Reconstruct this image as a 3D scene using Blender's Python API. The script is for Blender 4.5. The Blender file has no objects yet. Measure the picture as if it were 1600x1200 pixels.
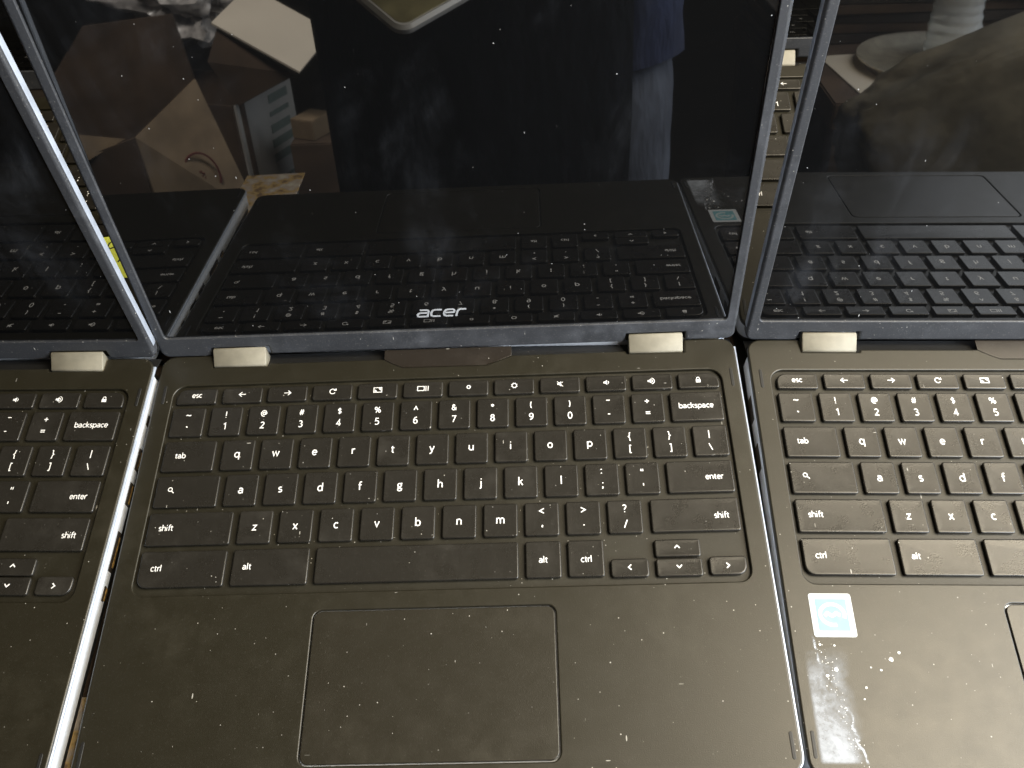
import bpy, bmesh, math, random
from mathutils import Vector, Matrix, noise, Euler
from mathutils.geometry import tessellate_polygon
S = 0.001                      # everything below is written in millimetres
random.seed(7)
R = math.radians
SC = bpy.context.scene
COL = SC.collection

# ------------------------------------------------------------------ camera, light
cam_d = bpy.data.cameras.new('camera'); cam = bpy.data.objects.new('camera', cam_d); COL.objects.link(cam)
cam.location = (148.91*S, -207.36*S, 389.66*S)
cam.rotation_euler = (R(31.80), R(2.56), R(-0.63))
cam_d.sensor_width = 36; cam_d.lens = 1430/1600*36
cam_d.clip_start = 0.01; cam_d.clip_end = 60
SC.camera = cam
w = bpy.data.worlds.new('World'); SC.world = w; w.use_nodes = True
bg = w.node_tree.nodes['Background']; bg.inputs[0].default_value = (0.62, 0.55, 0.42, 1); bg.inputs[1].default_value = 0.11

def area(name, loc, target, size, power, color):
    d = bpy.data.lights.new(name, 'AREA'); d.shape = 'RECTANGLE'; d.size = size[0]; d.size_y = size[1]
    d.energy = power; d.color = color
    o = bpy.data.objects.new(name, d); COL.objects.link(o)
    o.location = Vector(loc)*S
    o.rotation_euler = (Vector(target)-Vector(loc)).to_track_quat('-Z', 'Y').to_euler()
    return o
area('window_light', (980, -350, 480), (120, -80, 0), (1.3, .5), 22.5, (0.91, 0.955, 1.0))
sd = bpy.data.lights.new('box_fill_spot', 'SPOT'); sd.energy = 105; sd.spot_size = R(62); sd.spot_blend = .6; sd.shadow_soft_size = .12; sd.color = (1.0, 0.95, 0.88)  # added spot that brightens the mirrored boxes; no lamp stands there
so = bpy.data.objects.new('box_fill_spot', sd); COL.objects.link(so); so.location = Vector((-330, -420, 760))*S
so.rotation_euler = (Vector((-330, -900, -150))-Vector((-330, -420, 760))).to_track_quat('-Z', 'Y').to_euler()
area('ceiling_light', (330, 330, 1900), (200, 0, 0), (1.7, 1.2), 1.2, (1.0, 0.86, 0.60))
area('warm_side_light', (880, 0, 1080), (330, -80, 0), (.7, .7), 25, (1.0, 0.87, 0.65))
area('side_fill_light', (1450, -850, 420), (200, -420, -50), (.6, 1.0), 16, (0.80, 0.90, 1.0))  # unseen fill added to brighten the person's side, the bag and the bottle
vs = SC.view_settings; vs.view_transform = 'Standard'; vs.look = 'None'; vs.gamma = 1; vs.exposure = 0.27
SC.render.engine = 'CYCLES'

# ------------------------------------------------------------------ materials
class NT:
    def __init__(s, name):
        s.m = bpy.data.materials.new(name); s.m.use_nodes = True; s.t = s.m.node_tree; s.n = s.t.nodes
        s.b = s.n['Principled BSDF']
    def new(s, typ, **kw):
        n = s.n.new(typ)
        for k, v in kw.items(): setattr(n, k, v)
        return n
    def link(s, a, b): s.t.links.new(a, b)
    def math(s, op, a, b=None, clamp=False):
        n = s.new('ShaderNodeMath', operation=op, use_clamp=clamp)
        for i, v in enumerate((a, b)):
            if v is None: continue
            if isinstance(v, (int, float)): n.inputs[i].default_value = v
            else: s.link(v, n.inputs[i])
        return n.outputs[0]
    def coord(s, rnd=True, scale=(1, 1, 1), rot=(0, 0, 0)):
        tc = s.new('ShaderNodeTexCoord'); mp = s.new('ShaderNodeMapping')
        s.link(tc.outputs['Object'], mp.inputs[0]); mp.inputs['Scale'].default_value = scale
        mp.inputs['Rotation'].default_value = rot
        if rnd:
            oi = s.new('ShaderNodeObjectInfo'); c = s.new('ShaderNodeCombineXYZ')
            m1 = s.math('MULTIPLY', oi.outputs['Random'], 3.7); m2 = s.math('MULTIPLY', oi.outputs['Random'], 9.1)
            s.link(m1, c.inputs[0]); s.link(m2, c.inputs[1]); s.link(c.outputs[0], mp.inputs['Location'])
        return mp.outputs[0]
    def noise(s, co, scale, detail=3, rough=.55):
        n = s.new('ShaderNodeTexNoise'); n.inputs['Scale'].default_value = scale
        n.inputs['Detail'].default_value = detail; n.inputs['Roughness'].default_value = rough
        s.link(co, n.inputs['Vector']); return n
    def ramp(s, v, lo, hi):
        n = s.new('ShaderNodeMapRange', clamp=True, interpolation_type='SMOOTHSTEP')
        s.link(v, n.inputs['Value']); n.inputs['From Min'].default_value = lo; n.inputs['From Max'].default_value = hi
        return n.outputs['Result']
    def mix(s, f, a, b):
        n = s.new('ShaderNodeMix', data_type='RGBA')
        if isinstance(f, (int, float)): n.inputs[0].default_value = f
        else: s.link(f, n.inputs[0])
        for i, v in ((6, a), (7, b)):
            if isinstance(v, (tuple, list)): n.inputs[i].default_value = (*v[:3], 1)
            else: s.link(v, n.inputs[i])
        return n.outputs[2]
    def specks(s, co, scale, radius, keep):
        """small dots: voronoi cells, only a share of them, of varied size"""
        v = s.new('ShaderNodeTexVoronoi'); v.inputs['Scale'].default_value = scale; s.link(co, v.inputs['Vector'])
        sep = s.new('ShaderNodeSeparateColor'); s.link(v.outputs['Color'], sep.inputs[0])
        k = s.math('GREATER_THAN', sep.outputs[0], 1-keep)
        r = s.math('MULTIPLY', sep.outputs[1], radius); r = s.math('ADD', r, radius*.25)
        d = s.math('LESS_THAN', v.outputs['Distance'], r)
        return s.math('MULTIPLY', k, d)
    def bump(s, h, dist, strength=1.0):
        n = s.new('ShaderNodeBump'); n.inputs['Strength'].default_value = strength; n.inputs['Distance'].default_value = dist
        s.link(h, n.inputs['Height']); s.link(n.outputs[0], s.b.inputs['Normal'])

def simple(name, col, rough=.5, metal=0, ior=1.5, var=0.0, vscale=60, bump=0.0, bscale=800):
    t = NT(name); t.b.inputs['Roughness'].default_value = rough; t.b.inputs['Metallic'].default_value = metal
    t.b.inputs['IOR'].default_value = ior
    co = t.coord()
    n = t.noise(co, vscale, 4)
    lo = tuple(c*(1-var) for c in col); hi = tuple(min(1, c*(1+var)) for c in col)
    t.link(t.mix(t.ramp(n.outputs['Fac'], .3, .7), lo, hi), t.b.inputs['Base Color'])
    if bump:
        t.bump(t.noise(co, bscale, 3).outputs['Fac'], bump)
    return t.m

def plastic(name, col, rough, dust=1.0, film=.35, grain=2400, ior=1.5, grainy=.045):
    """dark matt plastic with lint, dust specks and greasy film"""
    t = NT(name); t.b.inputs['IOR'].default_value = ior
    co = t.coord(); co2 = t.coord(True, (1, .22, 1), (0, 0, .9)); co3 = t.coord(True, (.2, 1, 1), (0, 0, .35))
    big = t.noise(co, 14, 5, .6).outputs['Fac']; mid = t.noise(co, 90, 4, .6).outputs['Fac']
    fl = t.math('MULTIPLY', t.ramp(big, .42, .75), t.ramp(mid, .35, .75))
    base = t.mix(t.math('MULTIPLY', fl, film), col, tuple(min(1, c*2.2+.012) for c in col))
    where = t.ramp(t.noise(co, 32, 2).outputs['Fac'], .40, .62)
    a = t.specks(co, 420, .10, .16*dust)
    b = t.specks(co2, 260, .055, .15*dust)
    b2 = t.specks(co3, 240, .05, .12*dust)
    c = t.specks(co, 210, .050, .09*dust)
    m = t.math('ADD', a, t.math('ADD', b, b2), True); m = t.math('MULTIPLY', m, t.math('ADD', where, .12, True)); m = t.math('ADD', m, c, True)
    base = t.mix(t.math('MULTIPLY', m, .55), base, (.62, .60, .55))
    g = t.noise(co, 1100, 2, .7).outputs['Fac']; g2 = t.noise(co, 520, 3, .6).outputs['Fac']
    gm = t.math('MULTIPLY', t.ramp(g, .52, .74), t.ramp(g2, .38, .66))
    base = t.mix(t.math('MULTIPLY', gm, grainy), base, (.30, .29, .27))
    t.link(base, t.b.inputs['Base Color'])
    rg = t.math('ADD', rough, t.math('MULTIPLY', t.math('SUBTRACT', mid, .5), .14))
    rg = t.math('ADD', rg, t.math('MULTIPLY', m, .3), True); t.link(rg, t.b.inputs['Roughness'])
    t.bump(t.noise(co, grain, 2).outputs['Fac'], .00006, .8)
    return t.m

M = {}
M['deck'] = plastic('deck_plastic', (.0138, .0120, .0068), .39, 1.6)
M['tray'] = plastic('keyboard_tray_plastic', (.011, .0095, .0045), .5, 2.4, .6)
M['key'] = plastic('key_plastic', (.0150, .0136, .0112), .285, 1.8, .5)
M['pad'] = plastic('touchpad_plastic', (.016, .0138, .0088), .36, 1.6)
M['dark'] = plastic('dark_plastic', (.008, .008, .008), .55, .8)
M['vent'] = plastic('brown_gloss_plastic', (.017, .0135, .0105), .34, 2.5, .9)
M['legend'] = simple('legend_ink', (.84, .84, .84), .5, var=.05)
M['hinge'] = simple('champagne_metal', (.205, .190, .148), .6, metal=.1, var=.08, vscale=200, bump=.00002, bscale=3000)
M['trim'] = simple('silver_trim', (.58, .61, .66), .34, metal=.25, var=.06, vscale=90)
M['rim_edge'] = simple('blue_grey_rim', (.42, .47, .56), .28, metal=.35, var=.12, vscale=120)
M['port'] = simple('port_black', (.02, .015, .01), .5)
M['contact'] = simple('port_contact', (.45, .27, .08), .4, metal=.6, var=.5, vscale=500)
M['logo'] = simple('logo_ink', (.36, .37, .39), .4, var=.1)
M['rubber'] = plastic('frame_rubber', (.031, .033, .038), .50, 3.0, 1.0, grain=900, grainy=.28)

def glass():
    t = NT('screen_glass'); t.b.inputs['IOR'].default_value = 1.74
    co = t.coord(); co2 = t.coord(True, (1, .3, 1), (0, 0, .7))
    sm = t.noise(co, 9, 6, .62); sm.inputs['Distortion'].default_value = .9
    st = t.noise(t.coord(True, (1, .30, 1), (0, 0, -.75)), 34, 6, .65); st.inputs['Distortion'].default_value = .5
    f = t.math('MULTIPLY', t.ramp(sm.outputs['Fac'], .46, .78), t.ramp(st.outputs['Fac'], .42, .8))
    d = t.math('ADD', t.specks(co, 330, .075, .10), t.specks(co2, 150, .035, .16), True)
    base = t.mix(f, (.0035, .0036, .0038), (.040, .043, .050))
    base = t.mix(t.math('MULTIPLY', d, .6), base, (.6, .6, .6))
    t.link(base, t.b.inputs['Base Color'])
    r = t.math('ADD', .018, t.math('MULTIPLY', f, .05)); r = t.math('ADD', r, t.math('MULTIPLY', d, .5), True)
    t.link(r, t.b.inputs['Roughness'])
    return t.m
M['glass'] = glass()

# ------------------------------------------------------------------ mesh helpers
def finish(name, bm, mat, parent=None, smooth=True, angle=38):
    me = bpy.data.meshes.new(name)
    bmesh.ops.recalc_face_normals(bm, faces=bm.faces)
    for v in bm.verts: v.co *= S
    bm.to_mesh(me); bm.free()
    if smooth:
        me.polygons.foreach_set('use_smooth', [True]*len(me.polygons)); me.set_sharp_from_angle(angle=R(angle))
    me.materials.append(mat)
    o = bpy.data.objects.new(name, me); COL.objects.link(o)
    if parent is not None: o.parent = parent
    return o
def tag(o, label=None, cat=None, group=None, kind=None):
    for k, v in (('label', label), ('category', cat), ('group', group), ('kind', kind)):
        if v: o[k] = v
    return o
def empty(name, loc=(0, 0, 0), rz=0):
    o = bpy.data.objects.new(name, None); COL.objects.link(o); o.empty_display_size = .02
    o.location = Vector(loc)*S; o.rotation_euler = (0, 0, rz); return o
def copy_tree(o, parent=None):
    c = o.copy(); COL.objects.link(c)
    if parent is not None: c.parent = parent
    for ch in list(o.children): copy_tree(ch, c)
    return c

def rrect(x0, x1, y0, y1, r, n=6):
    """counter-clockwise rounded rectangle; r one number or (bl, br, tr, tl)"""
    if isinstance(r, (int, float)): r = (r,)*4
    out = []
    for (cx, cy, sx, sy, a0, q) in ((x0, y0, 1, 1, 180, r[0]), (x1, y0, -1, 1, 270, r[1]), (x1, y1, -1, -1, 0, r[2]), (x0, y1, 1, -1, 90, r[3])):
        for k in range(n+1):
            a = R(a0+90*k/n); out.append((cx+sx*q+q*math.cos(a), cy+sy*q+q*math.sin(a)))
    return out
def off(pts, d):
    """move a ccw outline inwards by d (miter)"""
    n = len(pts); out = []
    for i in range(n):
        a, b, c = Vector(pts[i-1]), Vector(pts[i]), Vector(pts[(i+1) % n])
        e1 = (b-a); e2 = (c-b)
        if e1.length < 1e-6: e1 = e2
        if e2.length < 1e-6: e2 = e1
        e1 = e1.normalized(); e2 = e2.normalized()
        n1 = Vector((-e1.y, e1.x)); n2 = Vector((-e2.y, e2.x)); m = (n1+n2)
        m = m.normalized() if m.length > 1e-6 else n1
        k = d/max(.35, m.dot(n1)); out.append((b.x+m.x*k, b.y+m.y*k))
    return out
def ring(bm, pts, z): return [bm.verts.new((x, y, z)) for x, y in pts]
def bridge(bm, a, b):
    n = len(a)
    for i in range(n): bm.faces.new((a[i], a[(i+1) % n], b[(i+1) % n], b[i]))
def plate(outer, holes, zt, zb, bev, bevb=None, hb=None, steps=3, flat=.12):
    """slab with bevelled rims and holes (all outlines ccw)"""
    bm = bmesh.new(); tops = []; bots = []
    hb = bev if hb is None else hb
    for li, lp in enumerate([outer]+holes):
        sg = 1 if li == 0 else -1; B = bev if li == 0 else hb; Bb = (bevb or .1)
        rings = [ring(bm, off(lp, sg*Bb), zb), ring(bm, lp, zb+Bb)]
        for k in range(steps+1):
            a = R(90*k/steps); rings.append(ring(bm, off(lp, sg*B*(1-math.cos(a))), zt-B+B*math.sin(a)))
        rings.append(ring(bm, off(lp, sg*(B+flat)), zt))
        for a, b in zip(rings, rings[1:]): bridge(bm, a, b)
        tops.append(rings[-1]); bots.append(rings[0])
    for loops in (tops, bots):
        flatv = [v for l in loops for v in l]
        tri = tessellate_polygon([[v.co.copy() for v in l] for l in loops])
        for t in tri:
            try: bm.faces.new([flatv[i] for i in t])
            except ValueError: pass
    return bm
def box(bm, c, s, rot=None):
    m = Matrix.Translation(Vector(c)) @ ((Euler(rot).to_matrix().to_4x4()) if rot else Matrix()) @ Matrix.Diagonal((*s, 1))
    bmesh.ops.create_cube(bm, size=1, matrix=m)
def keycap(x0, x1, y0, y1, r, zt=.35, zb=-1.8):
    bm = bmesh.new(); lp = rrect(x0, x1, y0, y1, r, 4)
    rings = [ring(bm, off(lp, .35), zb), ring(bm, off(lp, .0), zt-.9)]
    BV = .62
    for k in range(6):
        a = R(90*k/5); rings.append(ring(bm, off(lp, BV*(1-math.cos(a))), zt-BV+BV*math.sin(a)))
    rings.append(ring(bm, off(lp, .75), zt-.002))
    for a, b in zip(rings, rings[1:]): bridge(bm, a, b)
    # shallow dish in the middle
    hx, hy = (x1-x0)/2, (y1-y0)/2; ins = min(2.6, hy*.45)
    inner = ring(bm, [((x0+x1)/2+(px-(x0+x1)/2)*(hx-ins)/hx, (y0+y1)/2+(py-(y0+y1)/2)*(hy-ins)/hy) for px, py in lp], zt-.10); bridge(bm, rings[-1], inner); bm.faces.new(inner)
    bm.faces.new(list(reversed(rings[0])))
    return bm
def ribbon(bm, pts, wd, z=0, closed=False, th=.03):
    """flat stroke of width wd along pts"""
    n = len(pts); L = []; Rr = []
    for i in range(n):
        a = Vector(pts[i-1]) if (i > 0 or closed) else None; b = Vector(pts[i]); c = Vector(pts[(i+1) % n]) if (i < n-1 or closed) else None
        e1 = (b-a).normalized() if a is not None else (c-b).normalized(); e2 = (c-b).normalized() if c is not None else e1
        n1 = Vector((-e1.y, e1.x)); n2 = Vector((-e2.y, e2.x)); m = (n1+n2).normalized() if (n1+n2).length > 1e-5 else n1
        k = wd/2/max(.5, m.dot(n1)); L.append(b+m*k); Rr.append(b-m*k)
    tl = [bm.verts.new((p.x, p.y, z+th)) for p in L]; tr = [bm.verts.new((p.x, p.y, z+th)) for p in Rr]
    bl = [bm.verts.new((p.x, p.y, z)) for p in L]; br = [bm.verts.new((p.x, p.y, z)) for p in Rr]
    for i in range(n if closed else n-1):
        j = (i+1) % n
        bm.faces.new((tl[i], tr[i], tr[j], tl[j])); bm.faces.new((tl[i], tl[j], bl[j], bl[i])); bm.faces.new((tr[i], br[i], br[j], tr[j]))
def poly(bm, pts, z=0, th=.03):
    t = [bm.verts.new((x, y, z+th)) for x, y in pts]; b = [bm.verts.new((x, y, z)) for x, y in pts]
    for tri in tessellate_polygon([[Vector((x, y, 0)) for x, y in pts]]): bm.faces.new([t[i] for i in tri])
    bridge(bm, b, t)
def arc(cx, cy, r, a0, a1, n=12): return [(cx+r*math.cos(R(a0+(a1-a0)*k/n)), cy+r*math.sin(R(a0+(a1-a0)*k/n))) for k in range(n+1)]

# stroke lettering drawn by hand: x-height 5, ascender 7.4, descender -2.2 units; glyph = (strokes, advance)
def EL(cx, cy, rx, ry, a0, a1, n=14): return [(cx+rx*math.cos(R(a0+(a1-a0)*k/n)), cy+ry*math.sin(R(a0+(a1-a0)*k/n))) for k in range(n+1)]
O_ = lambda cx=2.3: EL(cx, 2.3, 1.9, 2.3, 0, 346, 20)+['c']
FONT = {
 'a': ([[(.55, 4.05)]+EL(2.0, 3.0, 1.65, 1.65, 125, 0, 9)+[(3.65, -.2)], [(3.6, 2.7)]+EL(1.75, 1.35, 1.45, 1.3, 88, 300, 12)+[(3.6, 1.2)]], 4.8),
 'b': ([[(.55, -.2), (.55, 7.4)], O_(2.5)], 5.1), 'c': ([EL(2.3, 2.3, 1.9, 2.3, 48, 312, 16)], 4.1),
 'd': ([[(4.1, -.2), (4.1, 7.4)], O_(2.15)], 5.1), 'e': ([[(.5, 2.4), (4.1, 2.45)]+EL(2.3, 2.3, 1.85, 2.3, 8, 318, 18)], 4.7),
 'f': ([[(3.1, 7.1)]+EL(2.4, 6.0, 1.1, 1.15, 80, 180, 6)+[(1.3, -.2)], [(.2, 4.5), (2.9, 4.5)]], 3.0),
 'g': ([EL(2.0, 3.1, 1.55, 1.5, 0, 340, 16)+['c'], [(2.7, 4.6), (4.3, 4.6)], [(1.2, 1.9), (.7, 1.2), (1.1, .55), (3.0, .3), (3.9, -.4), (3.6, -1.6), (2.0, -2.2), (.6, -1.7), (.4, -.7), (1.3, .3)]], 4.6),
 'h': ([[(.55, -.2), (.55, 7.4)], [(.55, 2.6)]+EL(2.35, 2.9, 1.7, 1.7, 160, 0, 9)+[(4.05, -.2)]], 5.0),
 'i': ([[(.6, -.2), (.6, 4.7)], [(.6, 6.2), (.6, 7.05)]], 1.9), 'j': ([[(-.3, -2.1), (.4, -1.9), (.8, -1.1), (.8, 4.7)], [(.8, 6.2), (.8, 7.05)]], 2.0),
 'k': ([[(.55, -.2), (.55, 7.4)], [(3.6, 4.8), (.7, 2.1)], [(1.6, 3.0), (3.9, -.2)]], 4.4), 'l': ([[(.6, -.2), (.6, 7.4)]], 1.9),
 'm': ([[(.55, -.2), (.55, 4.8)], [(.55, 2.6)]+EL(2.1, 3.0, 1.45, 1.6, 160, 0, 8)+[(3.55, -.2)], [(3.55, 2.6)]+EL(5.1, 3.0, 1.45, 1.6, 160, 0, 8)+[(6.55, -.2)]], 7.5),
 'n': ([[(.55, -.2), (.55, 4.8)], [(.55, 2.6)]+EL(2.35, 2.9, 1.7, 1.7, 160, 0, 9)+[(4.05, -.2)]], 5.0), 'o': ([O_()], 4.8),
 'p': ([[(.55, -2.3), (.55, 4.8)], O_(2.5)], 5.1), 'q': ([[(4.1, -2.3), (4.1, 4.8)], O_(2.15)], 5.1),
 'r': ([[(.55, -.2), (.55, 4.8)], [(.55, 2.5)]+EL(2.5, 2.7, 1.9, 1.9, 165, 75, 6)], 3.2),
 's': ([EL(1.95, 3.45, 1.35, 1.15, 40, 245, 10)+EL(1.75, 1.2, 1.5, 1.2, 70, -140, 10)], 3.9),
 't': ([[(1.2, 6.0)]+[(1.2, 1.1)]+EL(2.2, 1.1, 1.0, 1.1, 180, 285, 6), [(.1, 4.5), (2.7, 4.5)]], 3.2),
 'u': ([[(.5, 4.8), (.5, 1.8)]+EL(2.2, 1.8, 1.7, 1.75, 180, 340, 9), [(4.05, -.2), (4.05, 4.8)]], 5.0),
 'v': ([[(.2, 4.8), (2.1, 0), (4.0, 4.8)]], 4.4), 'w': ([[(.2, 4.8), (1.65, 0), (3.1, 4.6), (4.55, 0), (6.0, 4.8)]], 6.4),
 'x': ([[(.3, 4.8), (3.8, -.2)], [(3.8, 4.8), (.3, -.2)]], 4.4), 'y': ([[(.2, 4.8), (2.1, .2)], [(4.0, 4.8), (1.9, -.9), (1.2, -2.0), (.1, -2.2)]], 4.4),
 'z': ([[(.4, 4.35), (3.5, 4.35), (.5, .2), (3.7, .2)]], 4.1),
 '0': ([EL(2.2, 3.4, 1.8, 3.4, 0, 346, 22)+['c']], 4.6), '1': ([[(.5, 5.3), (2.2, 6.7), (2.2, -.2)]], 4.0),
 '2': ([EL(2.1, 5.0, 1.6, 1.7, 150, -25, 10)+[(.5, .3), (4.2, .25)]], 4.6),
 '3': ([EL(1.9, 5.1, 1.6, 1.6, 145, -80, 10)+EL(1.9, 1.8, 1.9, 1.8, 85, -140, 12)], 4.6),
 '4': ([[(3.1, -.2), (3.1, 6.8), (.3, 1.8), (4.5, 1.8)]], 4.8), '5': ([[(3.8, 6.6), (1.0, 6.6), (.75, 3.75)]+EL(1.9, 2.0, 2.0, 2.1, 110, -135, 12)], 4.6),
 '6': ([EL(2.3, 2.0, 1.75, 2.0, 0, 340, 16)+['c'], [(.6, 2.2), (.8, 4.4), (1.8, 6.1), (3.7, 6.8)]], 4.6), '7': ([[(.4, 6.5), (4.0, 6.5), (1.3, -.2)]], 4.5),
 '8': ([EL(2.2, 5.2, 1.45, 1.5, 0, 340, 14)+['c'], EL(2.2, 1.8, 1.75, 1.85, 0, 340, 16)+['c']], 4.6),
 '9': ([EL(2.1, 4.8, 1.75, 1.95, 0, 340, 16)+['c'], [(3.85, 4.6), (3.6, 2.4), (2.6, .7), (.8, .05)]], 4.6),
 '!': ([[(.6, 2.0), (.6, 6.9)], [(.6, -.3), (.6, .55)]], 1.8), '~': ([[(0, 2.9), (.9, 3.7), (1.8, 3.5), (2.9, 2.9), (3.8, 2.9), (4.7, 3.8)]], 4.7), '`': ([[(0, 7), (1.3, 5.8)]], 1.8),
 '@': ([EL(3.4, 3.2, 1.3, 1.5, 0, 340, 12)+['c'], [(4.7, 4.6), (4.65, 2.2), (5.4, 1.7), (6.3, 2.6)]+EL(3.4, 3.1, 3.05, 3.6, 0, 290, 20)], 7.0),
 '#': ([[(1.4, 0), (2.3, 6.8)], [(3.5, 0), (4.4, 6.8)], [(.3, 2.3), (5.0, 2.3)], [(.7, 4.6), (5.4, 4.6)]], 5.6),
 '$': ([[(3.8, 5.3)]+EL(2.2, 4.7, 1.5, 1.25, 50, 240, 8)+EL(2.1, 1.9, 1.7, 1.35, 70, -140, 9), [(2.2, -.6), (2.2, 7.2)]], 4.5),
 '%': ([EL(1.5, 5.1, 1.15, 1.6, 0, 340, 12)+['c'], EL(5.4, 1.7, 1.15, 1.6, 0, 340, 12)+['c'], [(1.5, -.1), (5.4, 6.9)]], 6.9),
 '^': ([[(0, 2.6), (2.0, 6.6), (4.0, 2.6)]], 4.0), '&': ([[(5.2, -.2), (1.4, 4.4), (1.2, 5.7), (2.2, 6.7), (3.3, 6.1), (3.3, 5.0), (.9, 3.0), (.5, 1.5), (1.6, .1), (3.3, .1), (4.6, 1.4), (5.0, 3.4)]], 5.6),
 '*': ([[(2, 3.6), (2, 7)], [(.5, 4.5), (3.5, 6.1)], [(3.5, 4.5), (.5, 6.1)]], 4), '(': ([EL(3.6, 2.8, 3.1, 5.2, 135, 225, 8)], 2), ')': ([EL(-1.6, 2.8, 3.1, 5.2, 45, -45, 8)], 2),
 '_': ([[(0, 0), (3.7, 0)]], 3.7), '-': ([[(0, 2.4), (2.3, 2.4)]], 2.3), '+': ([[(0, 3.3), (4.4, 3.3)], [(2.2, 1.1), (2.2, 5.5)]], 4.4), '=': ([[(0, 2.3), (4.4, 2.3)], [(0, 4.2), (4.4, 4.2)]], 4.4),
 '{': ([[(2.6, 7.6), (1.6, 7.3), (1.45, 4.2), (.2, 3.1), (1.45, 2.0), (1.6, -1.2), (2.6, -1.5)]], 3), '}': ([[(.2, 7.6), (1.2, 7.3), (1.35, 4.2), (2.6, 3.1), (1.35, 2.0), (1.2, -1.2), (.2, -1.5)]], 3),
 '[': ([[(2.3, 7.2), (.6, 7.2), (.6, -1.2), (2.3, -1.2)]], 2.6), ']': ([[(.3, 7.2), (2.0, 7.2), (2.0, -1.2), (.3, -1.2)]], 2.6), '|': ([[(0, -1.2), (0, 7.8)]], 1), '\\': ([[(0, 7.0), (3.0, -.4)]], 3),
 ':': ([[(0, .3), (0, 1.2)], [(0, 4.1), (0, 5.0)]], 1), ';': ([[(.2, 1.0), (-.3, -1.2)], [(.2, 4.1), (.2, 5.0)]], 1), '"': ([[(0, 4.8), (0, 7.2)], [(1.7, 4.8), (1.7, 7.2)]], 2), "'": ([[(0, 4.8), (0, 7.2)]], 1),
 '<': ([[(4.2, 5.6), (.2, 3.3), (4.2, 1.0)]], 4.2), '>': ([[(.2, 5.6), (4.2, 3.3), (.2, 1.0)]], 4.2), ',': ([[(.5, 1.0), (0, -1.2)]], 1), '.': ([[(0, .2), (0, 1.1)]], 1),
 '?': ([EL(1.7, 5.2, 1.5, 1.55, 155, -40, 9)+[(1.75, 2.9), (1.75, 2.0)], [(1.75, -.3), (1.75, .55)]], 3.6), '/': ([[(0, -.4), (3.0, 7.0)]], 3),
}
def put_text(bm, s, xh, x, y, z, mode='c', track=.25, weight=.92):
    """letters whose x-height is xh, centred on x; y is the middle of the glyph ('c') or the baseline ('b')"""
    k = xh/5; strokes = []; cur = 0
    for ch in s:
        g, adv = FONT[ch]
        for q in g:
            closed = q[-1] == 'c'; pts = [p for p in q if p != 'c']
            strokes.append(([((px+cur)*k, py*k) for px, py in pts], closed))
        cur += adv+track
    xs = [p[0] for q, _ in strokes for p in q]; ys = [p[1] for q, _ in strokes for p in q]
    ox = (min(xs)+max(xs))/2; oy = (min(ys)+max(ys))/2 if mode == 'c' else 0
    for i, (q, closed) in enumerate(strokes):
        w = weight*k*(1.25 if s in '.:;,`' and len(q) == 2 else 1)
        ribbon(bm, [(px-ox+x, py-oy+y) for px, py in q], w, z+.002*i, closed, th=.012)

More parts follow.
